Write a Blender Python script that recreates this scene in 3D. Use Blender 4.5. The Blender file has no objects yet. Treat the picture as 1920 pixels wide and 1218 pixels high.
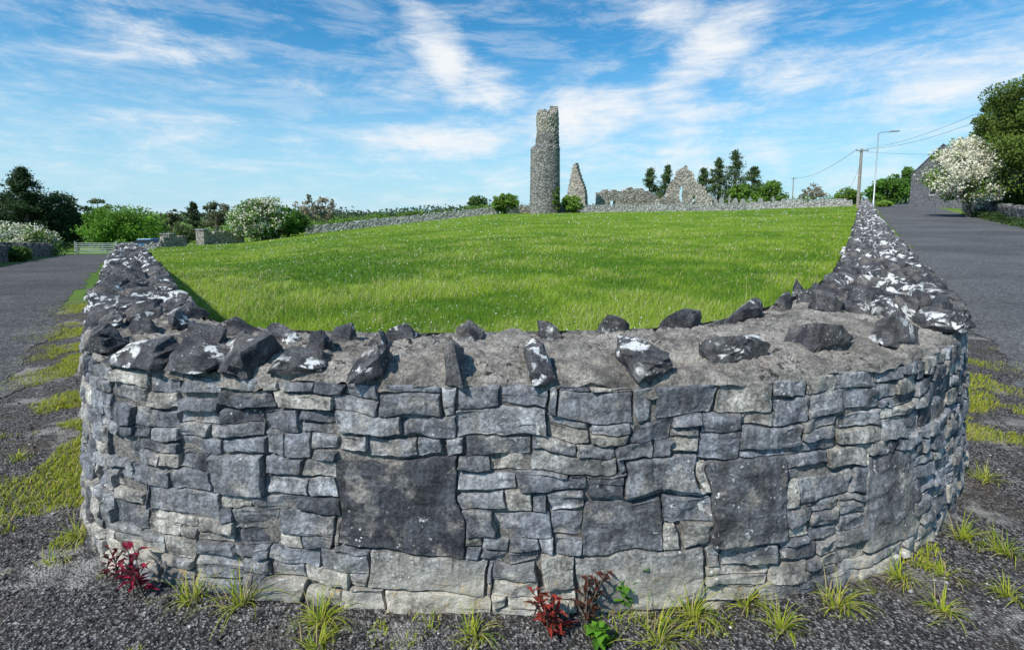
import bpy, bmesh, math, random
import numpy as np
from mathutils import Vector, Matrix, Euler
random.seed(7); rng=np.random.default_rng(7)
C=bpy.context.scene.collection; R=math.radians
# ------------------------------------------------------------------ noise
def h3(ix,iy,iz,seed):
    n=(ix*374761393+iy*668265263+iz*1440662683+seed*1274126177)&0xffffffff
    n=((n^(n>>13))*1274126177)&0xffffffff
    return ((n^(n>>16))&0xffff)/65535.0
def vn(p,f=1.0,seed=0):
    q=np.asarray(p,float)*f; i=np.floor(q).astype(np.int64); t=q-i; t=t*t*(3-2*t)
    x,y,z=i[...,0],i[...,1],i[...,2]; a,b,c=t[...,0],t[...,1],t[...,2]
    r=0
    for dx in (0,1):
        for dy in (0,1):
            for dz in (0,1):
                w=(a if dx else 1-a)*(b if dy else 1-b)*(c if dz else 1-c)
                r=r+w*h3(x+dx,y+dy,z+dz,seed)
    return r*2-1
def fbm(p,f=1.0,o=3,seed=0):
    r=0;a=.5
    for k in range(o): r=r+a*vn(p,f,seed+k*17); f*=2.03; a*=.5
    return r
def v3(a,b,c=0): 
    a,b,c=np.broadcast_arrays(a,b,c); return np.stack([a,b,c],-1).astype(float)
# ------------------------------------------------------------------ terrain
KA=[-2,-.8,-.74,-.69,-.53,-.396,-.25,-.03,.07,.4,.66,.8,2]
KV=[-.065,-.065,-.066,-.052,-.0435,-.0235,-.006,.0203,.0233,.0273,.041,.046,.046]
def gz(x,y):
    x=np.asarray(x,float); y=np.asarray(y,float)
    k=np.interp(x/np.maximum(y,.5),KA,KV); t=np.clip(y,3,90)-3
    return k*t*t/(t+12)
def wx(px,Y): return (px-960)/965.*Y
def zat(py,Y):
    v=501-py; return 1.6+(.9945*v-100.4)/(954.7+.1045*v)*Y
def G(px,py,z=0.):
    v=501-py; s=(z-1.6)/(.9945*v-100.4); return ((px-960)*s,(954.7+.1045*v)*s)
# ------------------------------------------------------------------ object helpers
def npmesh(name,V,F,mat=None,parent=None,col=None,smooth=False):
    V=np.asarray(V,np.float32).reshape(-1,3); F=np.asarray(F,np.int32); k=F.shape[1]
    me=bpy.data.meshes.new(name); me.vertices.add(len(V)); me.vertices.foreach_set('co',V.ravel())
    me.loops.add(F.size); me.loops.foreach_set('vertex_index',F.ravel())
    me.polygons.add(len(F)); me.polygons.foreach_set('loop_start',np.arange(0,F.size,k,dtype=np.int32))
    me.polygons.foreach_set('loop_total',np.full(len(F),k,np.int32))
    me.polygons.foreach_set('use_smooth',np.full(len(F),smooth,bool))
    me.update(calc_edges=True)
    if col is not None:
        c=np.ones((len(V),4),np.float32); c[:,:3]=col
        at=me.color_attributes.new('col','FLOAT_COLOR','POINT'); at.data.foreach_set('color',c.ravel())
    return link(name,me,mat,parent)
def link(name,me,mat,parent):
    o=bpy.data.objects.new(name,me); C.objects.link(o)
    if mat: me.materials.append(mat)
    if parent: setpar(o,parent)
    return o
def setpar(o,p):
    o.parent=p; o.matrix_parent_inverse=Matrix.Translation(p.location).inverted()
def tag(o,label,cat,group=None,kind=None):
    if label: o['label']=label
    if cat: o['category']=cat
    if group: o['group']=group
    if kind: o['kind']=kind
    return o
def struct(o): o['kind']='structure'; return o
def empty(name,loc,label,cat,group=None):
    o=bpy.data.objects.new(name,None); C.objects.link(o); o.location=loc; o.empty_display_size=.2
    return tag(o,label,cat,group)
class MB:
    def __init__(s): s.v=[]; s.f=[]
    def box(s,c,d,rz=0,tx=1.):
        b=len(s.v); ca,sa=math.cos(rz),math.sin(rz)
        for z in (-.5,.5):
            for x,y in ((-.5,-.5),(.5,-.5),(.5,.5),(-.5,.5)):
                k=tx if z>0 else 1
                X,Y=x*d[0]*k,y*d[1]*k; s.v.append((c[0]+X*ca-Y*sa,c[1]+X*sa+Y*ca,c[2]+z*d[2]))
        for q in ((0,3,2,1),(4,5,6,7),(0,1,5,4),(1,2,6,5),(2,3,7,6),(3,0,4,7)): s.f.append(tuple(b+i for i in q))
        return s
    def tube(s,P,r,n=6):
        P=[Vector(p) for p in P]
        if not hasattr(r,'__len__'): r=[r]*len(P)
        b=len(s.v)
        for i,p in enumerate(P):
            t=(P[min(i+1,len(P)-1)]-P[max(i-1,0)]).normalized()
            u=t.orthogonal().normalized() if abs(t.z)<.9 else Vector((1,0,0)); u=(u-t*u.dot(t)).normalized(); w=t.cross(u)
            for k in range(n):
                a=2*math.pi*k/n; s.v.append(tuple(p+(u*math.cos(a)+w*math.sin(a))*r[i]))
        for i in range(len(P)-1):
            for k in range(n):
                s.f.append((b+i*n+k,b+i*n+(k+1)%n,b+(i+1)*n+(k+1)%n,b+(i+1)*n+k))
        s.f.append(tuple(b+k for k in range(n))[::-1]); e=b+(len(P)-1)*n; s.f.append(tuple(e+k for k in range(n)))
        return s
    def poly(s,pts,ext):
        b=len(s.v); n=len(pts); e=Vector(ext)
        for p in pts: s.v.append(tuple(p))
        for p in pts: s.v.append(tuple(Vector(p)+e))
        s.f.append(tuple(b+i for i in range(n))); s.f.append(tuple(b+n+i for i in range(n))[::-1])
        for i in range(n): j=(i+1)%n; s.f.append((b+i,b+n+i,b+n+j,b+j))
        return s
    def rot(s,piv,a):
        ca,sa=math.cos(a),math.sin(a); s.v=[(piv[0]+(x-piv[0])*ca-(y-piv[1])*sa,piv[1]+(x-piv[0])*sa+(y-piv[1])*ca,z) for x,y,z in s.v]; return s
    def build(s,name,mat,parent=None,bevel=0,smooth=False):
        me=bpy.data.meshes.new(name); me.from_pydata(s.v,[],s.f)
        bm=bmesh.new(); bm.from_mesh(me); bmesh.ops.recalc_face_normals(bm,faces=bm.faces)
        if bevel: bmesh.ops.bevel(bm,geom=list(bm.edges),offset=bevel,segments=2,affect='EDGES')
        bm.to_mesh(me); bm.free()
        if smooth:
            for p in me.polygons: p.use_smooth=True
            me.set_sharp_from_angle(angle=R(40))
        return link(name,me,mat,parent)
# ------------------------------------------------------------------ materials
class NT:
    def __init__(s,name,rough=.85,spec=.3):
        s.m=bpy.data.materials.new(name); s.m.use_nodes=True; s.t=s.m.node_tree; s.n=s.t.nodes
        s.b=s.n['Principled BSDF']; s.b.inputs['Roughness'].default_value=rough; s.b.inputs['Specular IOR Level'].default_value=spec
        s.geo=s.new('ShaderNodeNewGeometry'); s.pos=s.geo.outputs['Position']
    def new(s,t): return s.n.new(t)
    def set(s,sock,v):
        if isinstance(v,bpy.types.NodeSocket): s.t.links.new(v,sock)
        else: sock.default_value=v
    def map(s,scale,vec=None,loc=(0,0,0)):
        m=s.new('ShaderNodeMapping'); s.set(m.inputs['Vector'],vec or s.pos); m.inputs['Scale'].default_value=scale; m.inputs['Location'].default_value=loc
        return m.outputs[0]
    def noise(s,sc,d=4,rough=.55,vec=None,dist=0):
        n=s.new('ShaderNodeTexNoise'); s.set(n.inputs['Vector'],vec or s.pos); n.inputs['Scale'].default_value=sc; n.inputs['Detail'].default_value=d
        n.inputs['Roughness'].default_value=rough; n.inputs['Distortion'].default_value=dist; return n.outputs['Fac']
    def vor(s,sc,out='Color',feat='F1',vec=None,rnd=1):
        n=s.new('ShaderNodeTexVoronoi'); n.feature=feat; s.set(n.inputs['Vector'],vec or s.pos); n.inputs['Scale'].default_value=sc
        n.inputs['Randomness'].default_value=rnd
        return n.outputs[out]
    def rng(s,v,a,b,c=0.,d=1.,smooth=True):
        n=s.new('ShaderNodeMapRange'); n.interpolation_type='SMOOTHSTEP' if smooth else 'LINEAR'; s.set(n.inputs[0],v)
        for i,x in enumerate((a,b,c,d)): n.inputs[i+1].default_value=x
        return n.outputs[0]
    def math(s,op,a,b=0.):
        n=s.new('ShaderNodeMath'); n.operation=op; s.set(n.inputs[0],a); s.set(n.inputs[1],b); return n.outputs[0]
    def mix(s,f,a,b,mode='MIX'):
        n=s.new('ShaderNodeMix'); n.data_type='RGBA'; n.blend_type=mode; n.clamp_factor=True
        for sk,v in ((n.inputs[0],f),(n.inputs[6],a),(n.inputs[7],b)):
            if isinstance(v,tuple) and len(v)==3: v=v+(1,)
            s.set(sk,v)
        return n.outputs[2]
    def attr(s,n='col'):
        a=s.new('ShaderNodeAttribute'); a.attribute_name=n; return a.outputs['Color']
    def sep(s,v,i):
        n=s.new('ShaderNodeSeparateXYZ'); s.set(n.inputs[0],v); return n.outputs[i]
    def gray(s,v):
        n=s.new('ShaderNodeCombineColor')
        for i in range(3): s.set(n.inputs[i],v)
        return n.outputs[0]
    def bump(s,h,st=.5,d=.01,prev=None):
        n=s.new('ShaderNodeBump'); n.inputs['Strength'].default_value=st; n.inputs['Distance'].default_value=d; s.set(n.inputs['Height'],h)
        if prev: s.set(n.inputs['Normal'],prev)
        return n.outputs[0]
    def done(s,col,nrm=None):
        if isinstance(col,tuple) and len(col)==3: col=col+(1,)
        s.set(s.b.inputs['Base Color'],col)
        if nrm: s.set(s.b.inputs['Normal'],nrm)
        return s.m
def mat_face():
    t=NT('stone_face',.8,.35); c=t.attr()
    n1=t.noise(9,6,.6); n2=t.noise(70,5,.7); n3=t.noise(3.5,4,.6)
    c=t.mix(1.,c,t.gray(t.rng(n1,.3,.7,.55,1.5)),'MULTIPLY')
    st=t.noise(1,5,.6,vec=t.map((22,22,3)))
    c=t.mix(1.,c,t.gray(t.rng(st,.35,.65,.68,1.22)),'MULTIPLY')
    c=t.mix(t.rng(t.noise(6.5,5,.65,vec=t.map((1,1,1),loc=(5,3,2))),.51,.67,0,.65),c,(.41,.375,.32))
    c=t.mix(t.rng(t.noise(13,6,.7,vec=t.map((1,1,1),loc=(2,9,6))),.56,.68,0,.78),c,(.045,.048,.054))
    c=t.mix(1.,c,t.gray(t.rng(n2,.3,.72,.5,1.5)),'MULTIPLY')
    z=t.sep(t.pos,2)
    band=t.math('MULTIPLY',t.rng(z,.26,.02,0,1),t.rng(n3,.43,.60,0,.8))
    c=t.mix(band,c,(.57,.52,.42))
    sp=t.math('MULTIPLY',t.rng(t.vor(34,'Distance'),.2,.12,0,1),t.rng(t.noise(3,3),.52,.66,0,.9))
    c=t.mix(sp,c,(.72,.71,.65))
    wl=t.math('MULTIPLY',t.rng(t.noise(24,6,.7,vec=t.map((1,1,1),loc=(7,7,7))),.61,.65,0,.9),t.rng(t.noise(1.7,2),.48,.58)); c=t.mix(wl,c,(.74,.73,.69))
    och=t.math('MULTIPLY',t.rng(t.noise(26,4),.6,.7,0,.6),t.rng(z,.25,.05,0,1)); c=t.mix(och,c,(.45,.32,.12))
    b=t.bump(t.noise(28,6,.68),.75,.025); b=t.bump(t.noise(150,4,.7),.5,.006,b); b=t.bump(st,.25,.01,b)
    return t.done(c,b)
def mat_mortar(name,base,dark=.5):
    t=NT(name,.95,.15); n=t.noise(7,6,.65); g=t.noise(90,4,.75)
    c=t.mix(t.rng(n,.35,.65),tuple(x*.62 for x in base),tuple(x*1.15 for x in base))
    c=t.mix(1.,c,t.gray(t.rng(g,.3,.7,.5,1.5)),'MULTIPLY')
    c=t.mix(t.rng(t.noise(3.3,6,.7,vec=t.map((1,1,1),loc=(3,3,3))),.5,.64,0,dark*.6),c,(.085,.082,.078))
    c=t.mix(t.math('MULTIPLY',t.rng(t.noise(24,5,.7),.54,.62,0,dark),t.rng(t.noise(3.1,3),.4,.6)),c,(.035,.035,.035))
    c=t.mix(t.rng(t.noise(33,4,.6,vec=t.map((1,1,1),loc=(9,1,4))),.66,.72,0,.55),c,(.42,.27,.13))
    c=t.mix(t.rng(t.vor(70,'Distance'),.13,.08,0,.45),c,(.55,.54,.5))
    b=t.bump(t.noise(22,7,.75),1.,.035); b=t.bump(g,.9,.008,b)
    return t.done(c,b)
def mat_cope():
    t=NT('cope_rock',.8,.3); n=t.noise(12,6,.65)
    c=t.mix(t.rng(n,.35,.7),(.034,.034,.039),(.14,.137,.14))
    c=t.mix(t.rng(t.noise(5,4),.5,.7,0,.7),c,(.24,.215,.19))
    c=t.mix(1.,c,t.gray(t.rng(t.noise(110,3,.7),.3,.7,.55,1.5)),'MULTIPLY')
    up=t.rng(t.sep(t.geo.outputs['Normal'],2),-.1,.6)
    li=t.math('MULTIPLY',up,t.rng(t.noise(13,8,.66,vec=t.map((1,1,1),loc=(3,7,1)),dist=.2),.50,.54))
    li=t.math('MULTIPLY',li,t.rng(t.noise(3.2,3,.6),.51,.56))
    c=t.mix(li,c,t.mix(t.rng(t.noise(60,3),.3,.55),(.6,.6,.58),(.9,.9,.87)))
    sp=t.math('MULTIPLY',t.rng(t.vor(48,'Distance'),.25,.16,0,.8),t.rng(t.noise(7,3),.54,.6)); c=t.mix(sp,c,(.62,.62,.59))
    b=t.bump(t.noise(26,7,.72),.9,.03); b=t.bump(t.noise(140,3,.7),.5,.006,b)
    return t.done(c,b)
def mat_rubble(name,sc,lo,hi,joint=(.06,.06,.055),tint=None,palez=None):
    t=NT(name,.9,.2); v=t.map((sc,sc,sc*1.7)); 
    cell=t.sep(t.vor(1,'Color',vec=v),0); e=t.vor(1,'Distance','DISTANCE_TO_EDGE',vec=v)
    c=t.mix(cell,lo,hi); c=t.mix(t.rng(t.noise(sc*.4,5),.5,.7,0,.6),c,tint or hi)
    if palez: c=t.mix(t.rng(t.math('ADD',t.sep(t.pos,2),t.noise(.8,3)),palez,palez+1.2,0,.65),c,(.52,.48,.41))
    c=t.mix(1.,c,t.gray(t.rng(t.noise(sc*5,4,.7),.3,.7,.65,1.35)),'MULTIPLY')
    c=t.mix(t.rng(e,.08,.0),c,joint)
    b=t.bump(t.rng(e,0,.15),.8,.12/sc*3); b=t.bump(t.noise(sc*4,4,.7),.6,.05,b)
    return t.done(c,b)
def mat_gravel(name,lo,hi,sc=95,brown=(.13,.10,.075),pale=.4,br=.65):
    t=NT(name,.95,.2); cell=t.sep(t.vor(sc,'Color'),1); cell2=t.sep(t.vor(sc*.45,'Color'),0)
    f=t.math('MULTIPLY',t.math('POWER',cell,2.6),1.); c=t.mix(f,lo,tuple(x*1.5 for x in hi))
    c=t.mix(.35,c,t.mix(cell2,lo,hi))
    c=t.mix(t.rng(t.noise(1.3,5,.65),.46,.62,0,br),c,brown)
    c=t.mix(t.rng(t.noise(.8,6,.7,vec=t.map((1,1,1),loc=(4,4,0))),.55,.66,0,pale),c,(.34,.32,.29))
    c=t.mix(1.,c,t.gray(t.rng(t.noise(14,6,.75),.3,.7,.6,1.4)),'MULTIPLY')
    c=t.mix(1.,c,t.gray(t.rng(t.noise(1,5,.6,vec=t.map((.25,.5,1))),.35,.65,.82,1.18)),'MULTIPLY')
    b=t.bump(t.vor(sc,'Distance'),1.,.014); b=t.bump(t.noise(25,5,.7),.35,.012,b)
    return t.done(c,b)
def mat_ground():
    t=NT('ground_soil',.95,.15)
    cell=t.sep(t.vor(110,'Color'),1)
    c=t.mix(t.math('POWER',cell,3.),(.028,.027,.028),(.32,.31,.30))
    c=t.mix(t.rng(t.noise(2.,6,.68),.48,.62,0,.5),c,(.09,.072,.055))
    c=t.mix(t.rng(t.noise(1.5,6,.7,vec=t.map((1,1,1),loc=(4,4,0))),.52,.62,0,.6),c,(.42,.40,.37))
    c=t.mix(t.rng(t.noise(2.6,5,.7,vec=t.map((1,1,1),loc=(1,8,0))),.60,.68,0,.6),c,(.17,.21,.03))
    L=t.new('ShaderNodeVectorMath'); L.operation='LENGTH'; t.set(L.inputs[0],t.pos)
    g=t.mix(t.rng(t.noise(.08,5),.4,.6),(.10,.19,.03),(.17,.26,.05)); g=t.mix(t.rng(t.noise(2,4),.3,.7,0,.4),g,(.06,.10,.02))
    c=t.mix(t.rng(L.outputs['Value'],11,15),c,g)
    b=t.bump(t.vor(110,'Distance'),1.,.010); b=t.bump(t.noise(14,5,.7),.6,.03,b)
    return t.done(c,b)
def mat_field():
    t=NT('field_turf',.95,.1); n=t.noise(.35,5,.6); 
    c=t.mix(t.rng(n,.35,.65),(.11,.22,.014),(.22,.34,.03)); c=t.mix(t.rng(t.noise(3,5,.7),.3,.7,0,.5),c,(.08,.16,.01))
    c=t.mix(t.rng(t.noise(1.2,4,.7),.6,.72,0,.5),c,(.32,.34,.10))
    return t.done(c,t.bump(t.noise(9,5,.8),.9,.1))
def mat_leaf(name,tr=.35,rough=.6,up=0.):
    t=NT(name,rough,.2); c=t.attr(); t.set(t.b.inputs['Base Color'],c)
    d=t.new('ShaderNodeBsdfTranslucent'); t.set(d.inputs[0],c); m=t.new('ShaderNodeMixShader'); m.inputs[0].default_value=tr
    if up:
        x=t.new('ShaderNodeMix'); x.data_type='VECTOR'; x.inputs[0].default_value=up; t.set(x.inputs[4],t.geo.outputs['Normal']); x.inputs[5].default_value=(0,0,1)
        t.set(t.b.inputs['Normal'],x.outputs[1])
    t.t.links.new(t.b.outputs[0],m.inputs[1]); t.t.links.new(d.outputs[0],m.inputs[2]); t.t.links.new(m.outputs[0],t.n['Material Output'].inputs[0])
    return t.m
def mat_plain(name,col,rough=.6,metal=0,sc=8,var=.25,bump=.2):
    t=NT(name,rough,.4); t.b.inputs['Metallic'].default_value=metal
    c=t.mix(t.rng(t.noise(sc,5,.65),.3,.7),tuple(x*(1-var) for x in col),tuple(min(1,x*(1+var)) for x in col))
    return t.done(c,t.bump(t.noise(sc*6,3),bump,.01))
M=dict(face=mat_face(),bed=mat_mortar('joint_mortar',(.32,.30,.27),.5),cap=mat_mortar('cap_mortar',(.42,.385,.34),.95),cope=mat_cope(),
 ruin=mat_rubble('ruin_stone',2.6,(.24,.215,.185),(.60,.55,.47),tint=(.52,.47,.4)),
 tower=mat_rubble('tower_stone',3.0,(.13,.127,.12),(.42,.40,.37),tint=(.27,.26,.245),palez=13.6),
 pale=mat_rubble('pale_field_stone',4.0,(.24,.23,.22),(.68,.67,.64),tint=(.5,.49,.47)),
 dark=mat_rubble('dark_field_stone',4.0,(.05,.05,.05),(.26,.25,.24)),
 roadl=mat_gravel('lane_tarmac',(.035,.035,.036),(.17,.168,.166),55,(.08,.075,.07),.12,.35),
 roadr=mat_gravel('road_tarmac',(.062,.063,.065),(.168,.168,.17),60,(.12,.12,.12),.05,.3),
 ground=mat_ground(),field=mat_field(),leaf=mat_leaf('foliage',.35,.6,.35),grass=mat_leaf('grass_blade',.35,.5,.65),
 bark=mat_plain('bark',(.11,.09,.07),.9,0,6,.4,.6),paleb=mat_plain('pale_bark',(.2,.17,.14),.9,0,6,.3,.5),
 wood=mat_plain('weathered_pole_wood',(.28,.25,.22),.85,0,5,.3,.4),steel=mat_plain('galvanised_steel',(.5,.52,.53),.45,.6,5,.12,.05),
 green=mat_plain('gate_paint',(.42,.50,.46),.5,.2,5,.15,.05),render=mat_rubble('grey_rendered_stone',5.,(.12,.12,.13),(.21,.21,.22),(.10,.10,.105)),
 slate=mat_plain('slate',(.11,.11,.125),.7,0,4,.3,.4),glass=mat_plain('window_glass',(.02,.022,.026),.15,0,2,.1,0),
 blue=mat_plain('blue_car_paint',(.06,.16,.30),.3,.2,3,.05,0),rubber=mat_plain('tyre_rubber',(.02,.02,.02),.8),
 wire=mat_plain('cable_sheath',(.07,.07,.075),.6),cream=mat_rubble('buff_stone',3.5,(.3,.26,.22),(.55,.5,.43)),
 fluff=mat_plain('seed_head',(.78,.78,.73),.9),head=mat_plain('headstone',(.3,.3,.29),.85,0,4,.3,.3))
# ------------------------------------------------------------------ world, sun, camera
SV=Vector((-.58,-.62,.90)).normalized()
w=bpy.data.worlds.new('World'); bpy.context.scene.world=w; w.use_nodes=True; nt=w.node_tree; N=nt.nodes; Lk=nt.links.new
bg=N['Background']; sky=N.new('ShaderNodeTexSky'); sky.sky_type='NISHITA'; sky.sun_disc=False
sky.sun_elevation=math.asin(SV.z); sky.sun_rotation=math.atan2(SV.x,SV.y)%(2*math.pi); sky.air_density=1.0; sky.dust_density=.3; sky.ozone_density=2.
hs=N.new('ShaderNodeMix'); hs.data_type='RGBA'; hs.blend_type='MULTIPLY'; hs.inputs[0].default_value=1; Lk(sky.outputs[0],hs.inputs[6]); hs.inputs[7].default_value=(.36,1.12,1.42,1)
tc=N.new('ShaderNodeTexCoord')
def wmap(typ,loc=(0,0,0),rot=(0,0,0),sc=(1,1,1)):
    m=N.new('ShaderNodeMapping'); m.vector_type=typ; m.inputs['Location'].default_value=loc; m.inputs['Rotation'].default_value=rot; m.inputs['Scale'].default_value=sc
    Lk(tc.outputs['Generated'],m.inputs[0]); return m.outputs[0]
def wmath(op,a,b=None):
    m=N.new('ShaderNodeMath'); m.operation=op
    for i,x in enumerate((a,b)):
        if x is None: continue
        if isinstance(x,(int,float)): m.inputs[i].default_value=x
        else: Lk(x,m.inputs[i])
    return m.outputs[0]
def wrng(v,a,b,c,d):
    n=N.new('ShaderNodeMapRange'); n.interpolation_type='SMOOTHSTEP'; Lk(v,n.inputs[0])
    for i,x in enumerate((a,b,c,d)): n.inputs[i+1].default_value=x
    return n.outputs[0]
def wnoise(vec,sc,d,r,dist=0):
    n=N.new('ShaderNodeTexNoise'); Lk(vec,n.inputs['Vector']); n.inputs['Scale'].default_value=sc; n.inputs['Detail'].default_value=d; n.inputs['Roughness'].default_value=r; n.inputs['Distortion'].default_value=dist
    return n.outputs['Fac']
def dirpx(px,py):
    v=501-py; return Vector((px-960,954.7+.1045*v,.9945*v-100.4)).normalized()
blobs=[(830,100,.13,.055,-50,.98),(925,165,.10,.055,-20,1.),(830,268,.23,.055,4,1.02),(1090,215,.18,.08,12,.96),(1320,105,.17,.065,38,1.),(1250,25,.09,.045,-10,.9),
 (1560,140,.24,.06,-4,.82),(1800,150,.28,.07,12,.8),(1330,210,.12,.03,0,.75),(240,105,.32,.03,10,.68),(120,60,.34,.11,8,.58),(640,150,.30,.05,3,.6),(420,310,.14,.025,-8,.68),(1250,300,.6,.11,3,.62),(300,230,.5,.06,-6,.56),(250,290,.5,.1,0,.48),(1800,290,.4,.1,0,.6)]
tot=None
for px,py,a,b,tilt,st in blobs:
    d=dirpx(px,py); az=math.atan2(d.x,d.y)
    m=wmap('TEXTURE',tuple(d),(0,R(-tilt),-az),(a,.6,b))
    L=N.new('ShaderNodeVectorMath'); L.operation='LENGTH'; Lk(m,L.inputs[0])
    v=wrng(L.outputs['Value'],0.,1.6,st,0.)
    tot=v if tot is None else wmath('MAXIMUM',tot,v)
n1=wnoise(wmap('POINT',sc=(1,1,2.),rot=(0,R(14),0)),6.5,15,.65,.5)
n2=wnoise(wmap('POINT',sc=(1,1,5),rot=(0,R(-10),0)),7,13,.68,.4)
n3=wnoise(wmap('POINT',sc=(1.,1,5.5),rot=(0,R(34),0)),9,12,.7,.4)
nn=wmath('ADD',wmath('ADD',wmath('MULTIPLY',n1,.45),wmath('MULTIPLY',n2,.30)),wmath('MULTIPLY',n3,.25))
nn=wmath('MULTIPLY',wmath('SUBTRACT',nn,.5),2.1)
mask=wrng(wmath('ADD',nn,wmath('MULTIPLY',tot,.66)),.16,.80,0.,1.)
veil=wmath('MULTIPLY',wrng(n2,.42,.66,0,1),.26)
sepz=N.new('ShaderNodeSeparateXYZ'); Lk(tc.outputs['Generated'],sepz.inputs[0])
haze=wrng(sepz.outputs[2],.32,-.05,0.,.9)
m0=N.new('ShaderNodeMix'); m0.data_type='RGBA'; Lk(haze,m0.inputs[0]); Lk(hs.outputs[2],m0.inputs[6]); m0.inputs[7].default_value=(5.2,7.2,8.6,1)
mx=N.new('ShaderNodeMix'); mx.data_type='RGBA'; Lk(wmath('MAXIMUM',wmath('MULTIPLY',mask,.96),veil),mx.inputs[0]); Lk(m0.outputs[2],mx.inputs[6]); mx.inputs[7].default_value=(8.8,9.0,9.2,1)
Lk(mx.outputs[2],bg.inputs[0]); bg.inputs[1].default_value=.106
sl=bpy.data.lights.new('sun','SUN'); sl.energy=5.; sl.angle=R(.5); sl.color=(1,.96,.90); so=bpy.data.objects.new('sun',sl); C.objects.link(so)
so.rotation_euler=(-SV).to_track_quat('-Z','Y').to_euler()
cam=bpy.data.cameras.new('camera'); co=bpy.data.objects.new('camera',cam); C.objects.link(co); co.location=(0,0,1.6); co.rotation_euler=(R(84),0,0)
cam.lens=18; cam.sensor_width=36; cam.shift_y=-108/1920; cam.clip_end=9000; cam.clip_start=.05; bpy.context.scene.camera=co
bpy.context.scene.view_settings.view_transform='Standard'
# ------------------------------------------------------------------ ground, roads, field
ang=np.linspace(-math.pi,math.pi,361); rad=np.concatenate([[.05],np.geomspace(.6,90,110),np.geomspace(100,7000,26)])
A,Rr=np.meshgrid(ang,rad); X=Rr*np.sin(A); Y=Rr*np.cos(A); Z=gz(X,Y)+np.where(Rr<14,.007*fbm(v3(X,Y,0*X),1.6,3,3),0)
far=np.clip((Rr-150)/600,0,1); Z=Z*(1-far*.7)
idx=np.arange(A.size).reshape(A.shape); F=np.stack([idx[:-1,:-1],idx[:-1,1:],idx[1:,1:],idx[1:,:-1]],-1).reshape(-1,4)[:, ::-1]
struct(npmesh('ground',v3(X,Y,Z),F,M['ground'],smooth=True))
NO=[];NI=[]
for y in (56,30,16,9,6,4.4):
    o=(-.755*y-.34,y); NO.append(o); NI.append((o[0]+.56*.8,o[1]+.56*.6))
for o,i in (((-2.72,3.15),(-2.27,3.55)),((-2.2,2.5),(-1.9,3.08)),((-1.9,2.2),(-1.6,2.77)),((-1.3,2.03),(-1.15,2.63)),((-.5,1.92),(-.45,2.58)),((.3,1.9),(.25,2.62)),
  ((1.0,1.96),(.75,2.69)),((1.67,2.15),(1.2,2.88)),((2.06,2.37),(1.5,3.15)),((2.42,2.66),(1.8,3.45)),((2.89,3.12),(2.2,3.85)),((3.79,4.44),(3.1,4.95))): NO.append(o);NI.append(i)
for y in (7,12,22,40,75):
    o=(.68*y+.77,y); NO.append(o); NI.append((o[0]-.82*.827,o[1]+.82*.562))
NO=np.array(NO);NI=np.array(NI); cl=np.r_[0,np.cumsum(np.hypot(*np.diff(NO,axis=0).T))]
S=np.arange(0,cl[-1],.02)
def sm(a):
    for k in (17,17):
        p=np.pad(a,k//2,mode='reflect',reflect_type='odd'); a=np.convolve(p,np.ones(k)/k,'valid')
    return a
OX,OY=[sm(np.interp(S,cl,NO[:,i])) for i in (0,1)]; IX,IY=[sm(np.interp(S,cl,NI[:,i])) for i in (0,1)]
c0=np.argmin(np.where(OY<2.2,np.abs(OX),99)); S=S-S[c0]
TX,TY=np.gradient(OX),np.gradient(OY); tl=np.hypot(TX,TY); TX/=tl;TY/=tl
def Op(s): return np.interp(s,S,OX),np.interp(s,S,OY)
def Ip(s): return np.interp(s,S,IX),np.interp(s,S,IY)
def Nn(s):
    a,b=np.interp(s,S,TY),-np.interp(s,S,TX); l=np.hypot(a,b); return a/l,b/l
def s_of_y(y,side):
    idx=np.where((OX<-1) if side<0 else (OX>1))[0]; return S[idx[np.argmin(abs(OY[idx]-y))]]
ys=np.concatenate([np.geomspace(2.2,20,60),np.linspace(21,96,60)]); us=np.linspace(0,1,70)
U,YY=np.meshgrid(us,ys)
def fieldx(U,Y): 
    l=-.755*Y+.30; r=.68*Y-.05; return l+(r-l)*U
def fieldz(x,y): return gz(x,y)+.10+.05*fbm(v3(x,y,0),.25,2,5)+.015
FX=fieldx(U,YY); idx=np.arange(U.size).reshape(U.shape); F=np.stack([idx[:-1,:-1],idx[:-1,1:],idx[1:,1:],idx[1:,:-1]],-1).reshape(-1,4)
struct(npmesh('field',v3(FX,YY,fieldz(FX,YY)),F,M['field'],smooth=True))
def strip(name,line,w0,w1,ylist,mat,side,lift):
    ylist=np.array(ylist); V=[]; n=7
    for y in ylist:
        for k in range(n):
            off=w0+(w1-w0)*k/(n-1)
            if k in(0,n-1): off+=(.3*float(fbm(np.array([y*1.3,k,0.]),1,4,9)))*(1 if y<60 else 0)
            x=line(y)+side*off*1.24; V.append((x,y,float(gz(x,y))+lift-(.006 if k in (0,n-1) else 0)))
    F=[]
    for i in range(len(ylist)-1):
        for k in range(n-1):
            q=[i*n+k,i*n+k+1,(i+1)*n+k+1,(i+1)*n+k]; F.append(q if side>0 else q[::-1])
    return struct(npmesh(name,V,F,mat,smooth=True))
yl=list(np.linspace(-3,10,150))+list(np.linspace(10.2,30,70))+list(np.linspace(31,52,20))
strip('road_left',lambda y:-.755*y-.34 if y>2 else -1.85-(2-y)*-.2,.72,4.5,yl,M['roadl'],-1,.013)
strip('road_right',lambda y:.68*y+.77 if y>2 else 2.13+(2-y)*.1,.75,6.6,yl+list(np.linspace(54,130,30)),M['roadr'],1,.013)
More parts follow.
